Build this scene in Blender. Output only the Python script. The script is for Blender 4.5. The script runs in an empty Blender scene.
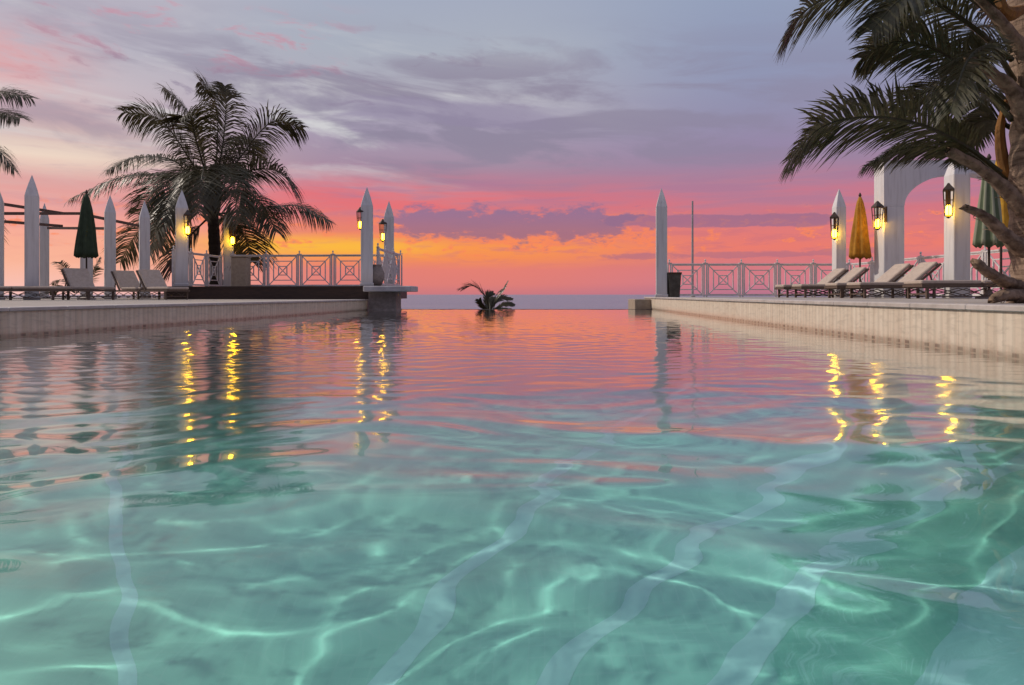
import bpy, math, random
import numpy as np
from mathutils import Vector, Matrix
random.seed(7)
sc = bpy.context.scene
COL = sc.collection
PI = math.pi
F, HX, HY, EYE = 700.0, 512.0, 294.5, 0.5       # focal length in px, principal column, horizon row, eye height above pool water
WIOR = 1.42
LT, RT = 0.345, 0.41                            # height of left and right terraces above the water
def at(px, d, py=None, z=None):
    return Vector(((px-HX)*d/F, d, EYE+(HY-py)*d/F if py is not None else (z or 0.0)))

# ------------------------------------------------------------------ render
sc.render.engine = 'CYCLES'
cy = sc.cycles
cy.use_denoising = True
cy.use_adaptive_sampling = True
cy.adaptive_threshold = 0.01
cy.max_bounces = 10; cy.transmission_bounces = 6; cy.glossy_bounces = 4; cy.diffuse_bounces = 3
cy.caustics_refractive = True; cy.caustics_reflective = True
cy.blur_glossy = 0.0
cy.sample_clamp_indirect = 3.0
vs = sc.view_settings
sc.display_settings.display_device = 'sRGB'
vs.view_transform = 'Standard'; vs.look = 'None'; vs.exposure = 0.0; vs.gamma = 1.0; vs.use_curve_mapping = False

# ------------------------------------------------------------------ node helpers
def lin(c):
    return tuple(((v/255)/12.92 if v/255 <= 0.04045 else ((v/255+0.055)/1.055)**2.4) for v in c)
class NT:
    def __init__(s, nt): s.nt = nt; s.n = nt.nodes; s.l = nt.links; s.n.clear()
    def put(s, sock, v):
        if isinstance(v, bpy.types.NodeSocket): s.l.new(v, sock)
        elif v is not None:
            if hasattr(sock.default_value, '__len__'):
                k = len(sock.default_value); v = tuple(v); sock.default_value = (v+(1.0,))[:k] if len(v) < k else v[:k]
            else: sock.default_value = v
    def math(s, op, a, b=None, c=None, clamp=False):
        nd = s.n.new('ShaderNodeMath'); nd.operation = op; nd.use_clamp = clamp
        for i, v in enumerate((a, b, c)):
            if v is not None: s.put(nd.inputs[i], v)
        return nd.outputs[0]
    def add(s, a, b): return s.math('ADD', a, b)
    def sub(s, a, b): return s.math('SUBTRACT', a, b)
    def mul(s, a, b): return s.math('MULTIPLY', a, b)
    def step(s, x, lo, hi, a=0.0, b=1.0):
        nd = s.n.new('ShaderNodeMapRange'); nd.interpolation_type = 'SMOOTHSTEP'
        for i, v in enumerate((x, lo, hi, a, b)): s.put(nd.inputs[i], v)
        return nd.outputs[0]
    def bump1(s, x, c, w):          # 1 at c falling to 0 at c +- w, smooth
        return s.step(s.math('ABSOLUTE', s.sub(x, c)), w, 0.0)
    def window(s, x, a, b, soft):
        return s.mul(s.step(x, a-soft, a+soft), s.step(x, b+soft, b-soft))
    def mix(s, f, a, b, blend='MIX'):
        nd = s.n.new('ShaderNodeMix'); nd.data_type = 'RGBA'; nd.blend_type = blend
        s.put(nd.inputs[0], f); s.put(nd.inputs[6], a); s.put(nd.inputs[7], b)
        return nd.outputs[2]
    def comb(s, x, y, z=0.0):
        nd = s.n.new('ShaderNodeCombineXYZ')
        for i, v in enumerate((x, y, z)): s.put(nd.inputs[i], v)
        return nd.outputs[0]
    def sep(s, v):
        nd = s.n.new('ShaderNodeSeparateXYZ'); s.put(nd.inputs[0], v); return nd.outputs
    def noise(s, vec, scale=1.0, detail=4.0, rough=0.5, dist=0.0):
        nd = s.n.new('ShaderNodeTexNoise')
        if vec is not None: s.put(nd.inputs['Vector'], vec)
        s.put(nd.inputs['Scale'], scale); s.put(nd.inputs['Detail'], detail); s.put(nd.inputs['Roughness'], rough); s.put(nd.inputs['Distortion'], dist)
        return nd.outputs[0]
    def ramp(s, f, stops, interp='LINEAR'):
        nd = s.n.new('ShaderNodeValToRGB'); cr = nd.color_ramp; cr.interpolation = interp
        while len(cr.elements) < len(stops): cr.elements.new(0.5)
        for e, (p, c) in zip(cr.elements, stops): e.position = p; e.color = tuple(c)+(1.0,)
        s.put(nd.inputs[0], f); return nd.outputs[0]
    def coord(s, name='Object'):
        return s.n.new('ShaderNodeTexCoord').outputs[name]
    def bump(s, h, strength, dist):
        nd = s.n.new('ShaderNodeBump'); s.put(nd.inputs['Height'], h); s.put(nd.inputs['Strength'], strength); s.put(nd.inputs['Distance'], dist)
        return nd.outputs[0]

MATS = {}
def material(name, build):
    m = bpy.data.materials.new(name); m.use_nodes = True
    s = NT(m.node_tree); out = s.n.new('ShaderNodeOutputMaterial')
    p = s.n.new('ShaderNodeBsdfPrincipled'); s.l.new(p.outputs[0], out.inputs[0])
    build(s, p, out); MATS[name] = m; return m
def pset(s, p, **k):
    names = dict(col='Base Color', rough='Roughness', metal='Metallic', normal='Normal', spec='Specular IOR Level', emis='Emission Color', estr='Emission Strength', coat='Coat Weight')
    for a, v in k.items(): s.put(p.inputs[names[a]], v)
def mottled(name, c1, c2, scale, rough=0.7, bump=0.0, bscale=None, stretch=(1,1,1), detail=5.0, spec=0.4):
    def b(s, p, out):
        co = s.coord('Object'); mp = s.n.new('ShaderNodeMapping'); s.put(mp.inputs['Scale'], stretch); s.l.new(co, mp.inputs[0])
        n = s.noise(mp.outputs[0], scale, detail, 0.6)
        pset(s, p, col=s.mix(s.step(n, 0.3, 0.7), c1, c2), rough=rough, spec=spec)
        if bump: pset(s, p, normal=s.bump(s.noise(mp.outputs[0], bscale or scale*3, 6.0, 0.6), bump, 0.02))
    return material(name, b)

# ------------------------------------------------------------------ materials
def white_paint(s, p, out):
    co = s.coord('Object'); x, y, z = s.sep(co)
    streak = s.noise(s.comb(s.mul(x, 9.0), s.mul(y, 9.0), s.mul(z, 0.7)), 1.0, 5.0, 0.6)
    low = s.step(s.add(z, s.mul(streak, 0.6)), 0.9, 0.1)
    c = s.mix(s.step(streak, 0.45, 0.75), (0.68,0.66,0.65), (0.54,0.515,0.50))
    c = s.mix(s.mul(low, 0.45), c, (0.36,0.32,0.28))
    pset(s, p, col=c, rough=0.55, normal=s.bump(s.noise(co, 30.0, 4.0), 0.15, 0.01))
material('white_paint', white_paint)
mottled('rail_paint', (0.70,0.67,0.66), (0.55,0.51,0.50), 6.0, 0.5)
mottled('dark_wood', (0.030,0.017,0.012), (0.055,0.03,0.02), 4.0, 0.6, 0.3, stretch=(1,1,8))
mottled('beam_wood', (0.16,0.10,0.08), (0.09,0.055,0.045), 5.0, 0.7, 0.2, stretch=(0.4,4,4))
mottled('bronze', (0.035,0.022,0.014), (0.07,0.04,0.02), 18.0, 0.45)
mottled('bin_metal', (0.035,0.03,0.025), (0.09,0.085,0.07), 5.0, 0.4, 0.1)
mottled('pedestal_stone', (0.42,0.34,0.25), (0.33,0.26,0.19), 8.0, 0.8, 0.2)
mottled('clay', (0.30,0.25,0.22), (0.21,0.17,0.15), 9.0, 0.8, 0.2)
mottled('slab_concrete', (0.60,0.56,0.55), (0.46,0.42,0.41), 5.0, 0.75, 0.2)
mottled('lounger_frame', (0.085,0.055,0.04), (0.13,0.09,0.065), 10.0, 0.55, stretch=(1,6,6))
mottled('lounger_cloth', (0.50,0.41,0.34), (0.41,0.33,0.27), 12.0, 0.85, 0.15, 90.0)
mottled('steel', (0.42,0.40,0.42), (0.30,0.29,0.30), 6.0, 0.4)
def fabric(name, c1, c2, stripe=None):
    def b(s, p, out):
        co = s.coord('Object'); n = s.noise(co, 7.0, 5.0)
        c = s.mix(s.step(n, 0.3, 0.7), c1, c2)
        if stripe:
            x, y, z = s.sep(co); a = s.math('ARCTAN2', y, x)
            c = s.mix(s.step(s.math('SINE', s.mul(a, 8.0)), 0.25, 0.5), c, stripe)
        pset(s, p, col=c, rough=0.85, normal=s.bump(s.noise(co, 120.0, 2.0), 0.2, 0.005))
        t = s.n.new('ShaderNodeBsdfTranslucent'); s.put(t.inputs[0], c)
        mx = s.n.new('ShaderNodeMixShader'); mx.inputs[0].default_value = 0.3
        s.l.new(p.outputs[0], mx.inputs[1]); s.l.new(t.outputs[0], mx.inputs[2]); s.l.new(mx.outputs[0], out.inputs[0])
    material(name, b)
fabric('green_canvas', (0.055,0.085,0.045), (0.04,0.062,0.034))
fabric('green_stripe_canvas', (0.15,0.19,0.11), (0.12,0.16,0.09), (0.36,0.38,0.27))
fabric('ochre_canvas', (0.60,0.30,0.03), (0.46,0.21,0.02))
fabric('yellow_canvas', (0.68,0.40,0.04), (0.55,0.30,0.03))
def leaf(name, c1, c2, c3):
    def b(s, p, out):
        co = s.coord('Object'); n = s.noise(co, 1.6, 4.0); n2 = s.noise(co, 14.0, 2.0)
        c = s.mix(s.step(n, 0.35, 0.65), c1, c2); c = s.mix(s.mul(s.step(n2, 0.55, 0.75), 0.6), c, c3)
        pset(s, p, col=c, rough=0.4, spec=0.45)
        t = s.n.new('ShaderNodeBsdfTranslucent'); s.put(t.inputs[0], c)
        mx = s.n.new('ShaderNodeMixShader'); mx.inputs[0].default_value = 0.35
        s.l.new(p.outputs[0], mx.inputs[1]); s.l.new(t.outputs[0], mx.inputs[2]); s.l.new(mx.outputs[0], out.inputs[0])
    material(name, b)
leaf('palm_leaf', (0.060,0.054,0.024), (0.085,0.070,0.030), (0.14,0.10,0.04))
leaf('near_palm_leaf', (0.054,0.054,0.024), (0.085,0.076,0.036), (0.17,0.13,0.085))
mottled('palm_stem', (0.07,0.05,0.03), (0.04,0.03,0.018), 6.0, 0.7)
def bark(s, p, out):
    co = s.coord('Object'); x, y, z = s.sep(co)
    ring = s.noise(s.comb(s.mul(x, 2.0), s.mul(y, 2.0), s.mul(z, 16.0)), 1.0, 5.0, 0.65, 0.4)
    fib = s.noise(s.comb(s.mul(x, 26.0), s.mul(y, 26.0), s.mul(z, 3.0)), 1.0, 5.0, 0.7)
    c = s.mix(s.step(ring, 0.35, 0.62), (0.12,0.075,0.05), (0.38,0.265,0.19))
    c = s.mix(s.mul(s.step(fib, 0.5, 0.75), 0.7), c, (0.05,0.032,0.024))
    pset(s, p, col=c, rough=0.9, normal=s.bump(s.add(ring, fib), 0.7, 0.03))
material('bark', bark)
mottled('dark_bark', (0.035,0.026,0.02), (0.06,0.045,0.035), 3.0, 0.9, 0.5, stretch=(1,1,6))
mottled('stub_wood', (0.36,0.25,0.175), (0.11,0.07,0.045), 9.0, 0.9, 1.0, 26.0)
mottled('dry_sheath', (0.34,0.15,0.035), (0.17,0.08,0.028), 6.0, 0.8, 0.5, stretch=(3,3,0.6))
def bulb(s, p, out):
    pset(s, p, col=(0.9,0.6,0.2), emis=(1.0,0.54,0.013), estr=46.0)
material('bulb_glow', bulb)
def pool_wall_mat(c1, c2, wet):
    def b(s, p, out):
        co = s.coord('Object'); x, y, z = s.sep(co)              # x along the wall, z up from the water
        slat = s.noise(s.comb(s.mul(x, 6.0), 0.0, s.mul(z, 0.5)), 1.0, 4.0, 0.6)
        grain = s.noise(s.comb(s.mul(x, 5.0), s.mul(y, 5.0), s.mul(z, 16.0)), 1.0, 6.0, 0.65, 0.6)
        c = s.mix(s.step(slat, 0.35, 0.65), c1, c2)
        rib = s.step(s.math('SINE', s.add(s.mul(x, 2*PI/0.11), s.mul(slat, 2.0))), -0.2, 0.9)
        c = s.mix(s.mul(rib, 0.30), c, tuple(v*0.60 for v in c1))
        c = s.mix(s.mul(s.step(grain, 0.45, 0.7), 0.45), c, tuple(v*0.62 for v in c1))
        joint = s.step(s.math('PINGPONG', x, 0.30), 0.006, 0.0)
        c = s.mix(s.mul(joint, 0.35), c, (0.14,0.115,0.09))
        c = s.mix(s.mul(s.step(s.add(z, s.mul(slat, 0.05)), 0.12, 0.03), 0.6), c, wet)
        dash = s.mul(s.step(s.math('PINGPONG', x, 0.09), 0.044, 0.056), s.window(z, 0.008, 0.040, 0.006))
        c = s.mix(s.mul(dash, s.step(s.noise(s.comb(s.mul(x, 4.0), 3.0, 0.0), 1.0, 3.0), 0.35, 0.65, 0.1, 0.7)), c, (0.09,0.068,0.05))
        pset(s, p, col=c, rough=s.step(z, 0.02, 0.2, 0.25, 0.6), normal=s.bump(s.sub(grain, rib), 0.3, 0.012))
    return b
material('pool_wall_warm', pool_wall_mat((0.68,0.56,0.43), (0.78,0.67,0.53), (0.28,0.21,0.145)))
material('pool_wall_grey', pool_wall_mat((0.66,0.55,0.40), (0.78,0.67,0.51), (0.17,0.13,0.085)))
def deck_mat(c1, c2):
    def b(s, p, out):
        co = s.coord('Object'); br = s.n.new('ShaderNodeTexBrick'); s.l.new(co, br.inputs[0])
        s.put(br.inputs['Scale'], 1.0); s.put(br.inputs['Mortar Size'], 0.008); br.inputs['Brick Width'].default_value = 0.6; br.inputs['Row Height'].default_value = 0.6; br.offset = 0.0
        s.put(br.inputs['Color1'], c1); s.put(br.inputs['Color2'], c2); s.put(br.inputs['Mortar'], (0.14,0.12,0.10))
        n = s.noise(co, 3.0, 6.0)
        pset(s, p, col=s.mix(s.mul(s.step(n, 0.4, 0.7), 0.4), br.outputs[0], tuple(v*0.6 for v in c1)), rough=0.6)
    return b
material('deck_stone', deck_mat((0.42,0.36,0.31), (0.37,0.32,0.275)))
mottled('coping_stone', (0.56,0.50,0.46), (0.44,0.39,0.35), 6.0, 0.5, 0.1)
def basin(s, p, out):
    co = s.coord('Object')
    br = s.n.new('ShaderNodeTexBrick'); s.l.new(co, br.inputs[0]); s.put(br.inputs['Scale'], 1.0); br.offset = 0.0
    s.put(br.inputs['Mortar Size'], 0.0025); br.inputs['Brick Width'].default_value = 0.05; br.inputs['Row Height'].default_value = 0.05
    s.put(br.inputs['Color1'], (0.245,0.63,0.545)); s.put(br.inputs['Color2'], (0.22,0.59,0.51)); s.put(br.inputs['Mortar'], (0.255,0.62,0.545))
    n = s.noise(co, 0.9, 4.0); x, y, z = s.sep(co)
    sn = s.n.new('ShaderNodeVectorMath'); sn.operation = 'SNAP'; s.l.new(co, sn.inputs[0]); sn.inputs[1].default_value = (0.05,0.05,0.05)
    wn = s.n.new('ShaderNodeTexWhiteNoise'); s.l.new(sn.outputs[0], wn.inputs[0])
    deep = s.step(s.sub(s.step(y, 3.0, 7.0), s.mul(wn.outputs[0], 0.4)), -0.02, 0.5)     # light absorbed by deeper water, painted into the colour tile by tile
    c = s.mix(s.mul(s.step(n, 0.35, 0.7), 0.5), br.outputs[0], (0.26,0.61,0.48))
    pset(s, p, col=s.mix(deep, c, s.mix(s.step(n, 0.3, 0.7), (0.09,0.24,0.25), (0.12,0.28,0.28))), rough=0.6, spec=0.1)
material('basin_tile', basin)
mottled('band_tile', (0.36,0.70,0.70), (0.33,0.67,0.67), 8.0, 0.6, spec=0.1)
def water(s, p, out):
    x, y, z = s.sep(s.coord('Object'))       # breeze: ripples too fine to model roughen the open water, most of all on its left
    pset(s, p, col=(0.86,0.99,0.965), rough=s.add(0.015, s.mul(s.mul(s.step(y, 1.8, 4.5), s.step(y, 4.5, 9.0, 1.0, 0.28)), s.step(x, 2.0, -1.8, 0.09, 0.20))), spec=0.5)
    s.put(p.inputs['Coat Weight'], s.step(y, 0.4, 3.6, 0.25, 1.0)); s.put(p.inputs['Coat Roughness'], s.step(y, 4.0, 9.0, 0.13, 0.06)); p.inputs['Coat IOR'].default_value = 1.33; p.inputs['IOR'].default_value = WIOR; p.inputs['Transmission Weight'].default_value = 1.0
material('pool_water', water)
def sea(s, p, out):
    co = s.coord('Object'); x, y, z = s.sep(co)
    h = s.noise(s.comb(s.mul(x, 0.05), s.mul(y, 0.05), 0.0), 1.0, 8.0, 0.6)
    big = s.noise(s.comb(s.mul(x, 0.004), s.mul(y, 0.012), 0.0), 1.0, 4.0)  # broad streaks of wave glint, painted into the sea colour
    pset(s, p, col=s.mix(big, (0.19,0.18,0.27), (0.32,0.27,0.34)), rough=0.35, spec=0.5, normal=s.bump(h, 1.0, 6.0))
material('sea_water', sea)

# ------------------------------------------------------------------ mesh helpers
def spline(P, n):
    P = [Vector(p) for p in P]; Q = [P[0]*2-P[1]]+P+[P[-1]*2-P[-2]]; out = []
    segs = len(P)-1
    for i in range(n+1):
        t = i/n*segs; k = min(int(t), segs-1); u_ = t-k; a, b, c, d = Q[k:k+4]
        out.append(0.5*((2*b)+(c-a)*u_+(2*a-5*b+4*c-d)*u_*u_+(3*b-a-3*c+d)*u_**3))
    return out
class MB:
    def __init__(s): s.v = []; s.f = []
    def poly(s, pts):
        b = len(s.v); s.v += [tuple(p) for p in pts]; s.f.append(tuple(range(b, b+len(pts))))
    def loft(s, rings, cap=True, closed=True):
        b = len(s.v); n = len(rings[0])
        for r in rings: s.v += [tuple(p) for p in r]
        for i in range(len(rings)-1):
            for j in range(n if closed else n-1):
                k = (j+1) % n
                s.f.append((b+i*n+j, b+i*n+k, b+(i+1)*n+k, b+(i+1)*n+j))
        if cap:
            s.f.append(tuple(b+j for j in reversed(range(n)))); e = b+(len(rings)-1)*n
            s.f.append(tuple(e+j for j in range(n)))
        return s
    def box(s, a, b, ch=0.0):
        (x0,y0,z0), (x1,y1,z1) = a, b
        if ch <= 0:
            R = lambda z: [(x0,y0,z),(x1,y0,z),(x1,y1,z),(x0,y1,z)]
            return s.loft([R(z0), R(z1)])
        def R(z, i):
            c = ch; X0, X1, Y0, Y1 = x0+i, x1-i, y0+i, y1-i
            return [(X0+c,Y0,z),(X1-c,Y0,z),(X1,Y0+c,z),(X1,Y1-c,z),(X1-c,Y1,z),(X0+c,Y1,z),(X0,Y1-c,z),(X0,Y0+c,z)]
        return s.loft([R(z0, ch), R(z0+ch, 0), R(z1-ch, 0), R(z1, ch)])
    def bar(s, p, q, w, h=None, up=Vector((0,0,1))):
        p, q = Vector(p), Vector(q); h = h or w; t = (q-p).normalized()
        if abs(t.dot(up)) > 0.98: up = Vector((0,1,0))
        a = t.cross(up).normalized()*w/2; b = a.cross(t).normalized()*h/2
        return s.loft([[c-a-b, c+a-b, c+a+b, c-a+b] for c in (p, q)])
    def tube(s, pts, rad, n=8):
        pts = [Vector(p) for p in pts]; rad = rad if hasattr(rad, '__len__') else [rad]*len(pts)
        rings = []; prev = None
        for i, p in enumerate(pts):
            t = (pts[min(i+1, len(pts)-1)]-pts[max(i-1, 0)]).normalized()
            a = prev if prev is not None else (Vector((0,0,1)) if abs(t.z) < 0.9 else Vector((1,0,0)))
            a = (a-t*a.dot(t)).normalized(); prev = a; b = t.cross(a)
            rings.append([p+(a*math.cos(2*PI*k/n)+b*math.sin(2*PI*k/n))*rad[i] for k in range(n)])
        return s.loft(rings)
    def lathe(s, prof, n=16, c=(0,0,0), wob=None):
        rings = []
        for r, z in prof:
            rings.append([(c[0]+math.cos(2*PI*k/n)*r*(wob(k, z) if wob else 1), c[1]+math.sin(2*PI*k/n)*r*(wob(k, z) if wob else 1), c[2]+z) for k in range(n)])
        return s.loft(rings)
    def build(s, name, mat, parent=None, loc=None, rotz=0.0, smooth=False):
        me = bpy.data.meshes.new(name); me.from_pydata(s.v, [], s.f); me.update()
        if smooth:
            for p in me.polygons: p.use_smooth = True
        me.materials.append(MATS[mat]); o = bpy.data.objects.new(name, me); COL.objects.link(o)
        if parent is not None: o.parent = parent
        if loc is not None: o.location = loc
        o.rotation_euler.z = rotz
        return o
def tag(o, label=None, cat=None, group=None, kind=None):
    for k, v in (('label', label), ('category', cat), ('group', group), ('kind', kind)):
        if v: o[k] = v
    return o
def thing(name, label, cat, loc=(0,0,0), rotz=0.0, group=None):
    o = bpy.data.objects.new(name, None); o.empty_display_size = 0.2; COL.objects.link(o)
    o.location = loc; o.rotation_euler.z = rotz
    return tag(o, label, cat, group)
def copy_tree(o, parent=None):
    c = o.copy(); COL.objects.link(c)
    if parent is not None: c.parent = parent
    for ch in [x for x in list(bpy.data.objects) if x.parent == o]: copy_tree(ch, c)
    return c
def noise_wob(seed, amp):
    r = random.Random(seed); a = [r.uniform(0, 6.28) for _ in range(6)]
    return lambda k, z: 1+amp*(math.sin(k*0.9+a[0]+z*3)+0.6*math.sin(k*2.1+a[1]-z*7)+0.5*math.sin(z*19+a[2]))

# ------------------------------------------------------------------ camera
cam = bpy.data.cameras.new('Camera'); co = bpy.data.objects.new('Camera', cam); COL.objects.link(co)
co.location = (0,0,EYE); co.rotation_euler = (PI/2,0,0)
cam.sensor_width = 36.0; cam.sensor_fit = 'HORIZONTAL'; cam.lens = 36.0*F/1024.0; cam.shift_y = -48.0/1024.0
cam.clip_start = 0.05; cam.clip_end = 60000.0
sc.camera = co

# ------------------------------------------------------------------ sun and sky
SUN_AZ, SUN_EL = math.radians(-72), math.radians(38)
to_sun = Vector((math.sin(SUN_AZ)*math.cos(SUN_EL), math.cos(SUN_AZ)*math.cos(SUN_EL), math.sin(SUN_EL)))
sl = bpy.data.lights.new('Sun', 'SUN'); sl.energy = 2.3; sl.angle = math.radians(0.7); sl.color = (1.0,0.88,0.76)
so = bpy.data.objects.new('Sun', sl); COL.objects.link(so); so.rotation_euler = to_sun.to_track_quat('Z', 'Y').to_euler()
sl.cycles.is_caustics_light = True

w = bpy.data.worlds.new('World'); sc.world = w; w.use_nodes = True
s = NT(w.node_tree)
wout = s.n.new('ShaderNodeOutputWorld'); bg = s.n.new('ShaderNodeBackground'); s.l.new(bg.outputs[0], wout.inputs[0])
bg.inputs[1].default_value = 0.1
vx, vy, vz = s.sep(s.coord('Generated'))
az = s.mul(s.math('ARCTAN2', vx, vy), 180/PI)
el = s.mul(s.math('ARCSINE', vz), 180/PI)
fe = s.math('DIVIDE', el, 36.0, clamp=True)
def R(stops): return s.ramp(fe, [(e/36.0, lin(c)) for e, c in stops])
LEFT = R([(0,(250,196,190)),(1,(251,190,174)),(2.3,(252,180,152)),(3.7,(250,172,146)),(5,(246,164,150)),(6.4,(234,164,156)),(7.8,(222,172,166)),(9.4,(240,218,198)),(10.5,(222,194,184)),(11.8,(198,168,172)),(14.4,(203,188,194)),(17,(186,180,192)),(19.4,(182,174,188)),(25,(205,200,206)),(36,(222,216,218))])
CENT = R([(0,(205,122,130)),(0.8,(226,126,120)),(2.0,(232,126,114)),(2.9,(248,140,82)),(3.8,(253,150,70)),(5.2,(238,128,100)),(6.6,(226,116,118)),(7.9,(214,114,128)),(9.0,(184,124,148)),(10.4,(166,138,160)),(13,(166,154,176)),(16,(176,172,185)),(19,(172,177,190)),(23,(166,173,192)),(36,(196,196,204))])
RIGHT = R([(0,(186,118,142)),(1.0,(212,124,138)),(2.5,(218,120,126)),(3.6,(238,122,108)),(5,(228,120,118)),(6.2,(206,118,132)),(7.8,(184,122,148)),(9.3,(166,128,156)),(11.2,(152,134,166)),(14,(148,144,174)),(17,(146,152,182)),(22,(150,161,188)),(36,(164,168,188))])
sky = s.mix(s.step(az, -34, -13), LEFT, CENT)
sky = s.mix(s.step(az, -2, 20), sky, RIGHT)
# the glowing belt where the sun went down
belt = s.mul(s.mul(s.bump1(el, 3.8, 1.25), s.window(az, -23, -7.5, 5)), 0.95)
sky = s.mix(belt, sky, lin((255,186,50)))
def cl(kx, ky, scale=1.0, det=6.0, rough=0.55, dist=0.0, off=0.0):
    return s.noise(s.comb(s.add(s.mul(az, kx), off), s.mul(el, ky), off), scale, det, rough, dist)
# high streaks
slant = s.add(el, s.mul(az, 0.06))
n1 = s.noise(s.comb(s.mul(az, 0.075), s.mul(slant, 0.36), 3.1), 1.0, 7.0, 0.58, 0.5)
n2 = s.noise(s.comb(s.mul(az, 0.06), s.mul(slant, 0.34), 11.7), 1.0, 7.0, 0.56, 0.6)
n3 = s.noise(s.comb(s.mul(az, 0.24), s.mul(slant, 0.8), 7.3), 1.0, 6.0, 0.6, 0.4)
bright = s.mul(s.mul(s.step(n2, 0.50, 0.68), s.window(el, 9.5, 18.5, 3.0)), s.step(az, 16, -16))
sky = s.mix(s.mul(bright, 0.75), sky, lin((222,222,220)))
grey = s.mul(s.step(n1, 0.44, 0.60), s.window(el, 9.5, 19.0, 3.0))
sky = s.mix(s.mul(grey, s.mul(s.step(az, -32, -16, 0.55, 1.0), s.step(az, 34, -4, 0.25, 0.8))), sky, lin((140,130,152)))
wisps = s.mul(s.step(n3, 0.56, 0.70), s.window(el, 13.0, 20.0, 2.0))
sky = s.mix(s.mul(wisps, s.step(az, 12, -16, 0.0, 0.7)), sky, lin((140,124,148)))
# a broad lavender bar above the glow, right of the palm
bar_ = s.mul(s.step(s.add(s.bump1(s.add(el, s.mul(az, 0.05)), 14.2, 1.9), s.mul(s.sub(n3, 0.5), 1.0)), 0.35, 0.75), s.window(az, -14, 3, 5))
sky = s.mix(s.mul(bar_, 0.6), sky, lin((146,134,162)))
pinkp = s.mul(s.bump1(az, -37, 9), s.bump1(el, 15.2, 4.0))
sky = s.mix(s.mul(pinkp, s.step(n3, 0.3, 0.65, 0.1, 0.8)), sky, lin((228,158,158)))
pink2 = s.mul(s.step(n3, 0.53, 0.66), s.window(el, 17, 21, 1.5))
sky = s.mix(s.mul(s.mul(pink2, s.window(az, -34, -14, 5)), 0.5), sky, lin((222,150,164)))
# pink red flush over the bank, streaked
n4 = s.noise(s.comb(s.mul(az, 0.10), s.mul(el, 1.1), 5.5), 1.0, 6.0, 0.55, 0.3)
flush = s.mul(s.step(n4, 0.42, 0.66), s.window(el, 5.6, 9.0, 1.3))
sky = s.mix(s.mul(flush, s.mul(s.step(az, -24, -15, 0.25, 1.0), s.step(az, 4, -10, 0.28, 0.7))), sky, lin((238,104,108)))
mau = s.mul(s.step(n4, 0.55, 0.36), s.window(el, 6.4, 10.0, 1.3))
sky = s.mix(s.mul(mau, 0.55), sky, lin((176,118,148)))
mott = s.mul(s.step(s.noise(s.comb(s.mul(az, 0.30), s.mul(el, 1.5), 9.1), 1.0, 6.0, 0.6, 0.3), 0.46, 0.62), s.mul(s.window(el, 2.6, 6.5, 1.0), s.step(az, -12, 0, 0.3, 1.0)))
sky = s.mix(s.mul(mott, 0.5), sky, lin((206,112,124)))
# the purple bank low over the sea and its ragged orange foot
n5 = s.noise(s.comb(s.mul(az, 0.42), s.mul(el, 1.15), 2.2), 1.0, 7.0, 0.6, 0.25)
n6 = s.noise(s.comb(s.mul(az, 1.1), s.mul(el, 2.3), 8.2), 1.0, 5.0, 0.6, 0.2)
core = s.mul(s.bump1(s.add(el, s.mul(az, 0.012)), 5.75, 2.3), s.window(az, -9.5, 9.5, 3.5))
f = s.add(s.mul(core, 0.85), s.add(s.mul(s.sub(n5, 0.5), 1.7), s.mul(s.sub(n6, 0.5), 0.9)))
f = s.mul(f, s.window(el, 3.0, 8.4, 0.7))
bank = s.step(f, 0.24, 0.60)
rim = s.mul(s.bump1(f, 0.30, 0.22), s.step(el, 7.2, 5.5))
sky = s.mix(s.mul(s.mul(rim, s.window(el, 3.0, 7.0, 0.8)), 0.8), sky, lin((255,134,84)))
sky = s.mix(s.mul(bank, 0.85), sky, s.mix(s.step(el, 4.6, 6.8), lin((158,106,128)), lin((140,110,146))))
core2 = s.mul(s.bump1(s.sub(el, s.mul(s.sub(az, 17), -0.02)), 5.75, 1.0), s.window(az, 7, 25, 2.5))
f2 = s.add(core2, s.add(s.mul(s.sub(n5, 0.5), 0.9), s.mul(s.sub(n6, 0.5), 0.5)))
sky = s.mix(s.mul(s.step(f2, 0.42, 0.64), 0.7), sky, lin((146,104,138)))
core3 = s.mul(s.bump1(el, 3.1, 0.8), s.window(az, 6, 30, 4))
f3 = s.add(core3, s.mul(s.sub(n5, 0.5), 1.7))
sky = s.mix(s.mul(s.step(f3, 0.7, 0.95), 0.6), sky, lin((172,108,130)))
# behind the camera and overhead: the pale dusk half of the sky
back = s.step(s.math('ABSOLUTE', az), 55, 125)
sky = s.mix(back, sky, s.ramp(fe, [(0, lin((116,92,100))), (0.3, lin((118,102,118))), (0.8, lin((152,154,180))), (1.0, lin((160,168,198)))]))
ns = s.n.new('ShaderNodeTexSky'); ns.sky_type = 'NISHITA'; ns.sun_disc = False; ns.sun_elevation = SUN_EL; ns.sun_rotation = SUN_AZ; ns.dust_density = 2.0
tot = s.mix(0.94, ns.outputs[0], s.mix(1.0, sky, (10.0,10.0,10.0), 'MULTIPLY'))
s.l.new(tot, bg.inputs[0])

# ------------------------------------------------------------------ pool outline on the water plane
def XL(y): return -5.81+(y-7.95)*0.091
def XR(y): return 3.91+(y-5.34)*0.0435
Y0, YF = -4.0, 23.3
DEPTH = 1.35
def floor_pt(px, py, z=-DEPTH):
    t = Vector(((px-HX)/F, 1.0, (HY-py)/F)); hd = Vector((t.x, t.y)); hl = hd.length; hd /= hl
    tan = -t.z/hl; ent = EYE/tan; ci = math.cos(math.atan(tan)); sr = ci/WIOR
    dist = ent+(-z)*sr/math.sqrt(1-sr*sr)
    return Vector((hd.x*dist, hd.y*dist, z))

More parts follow.
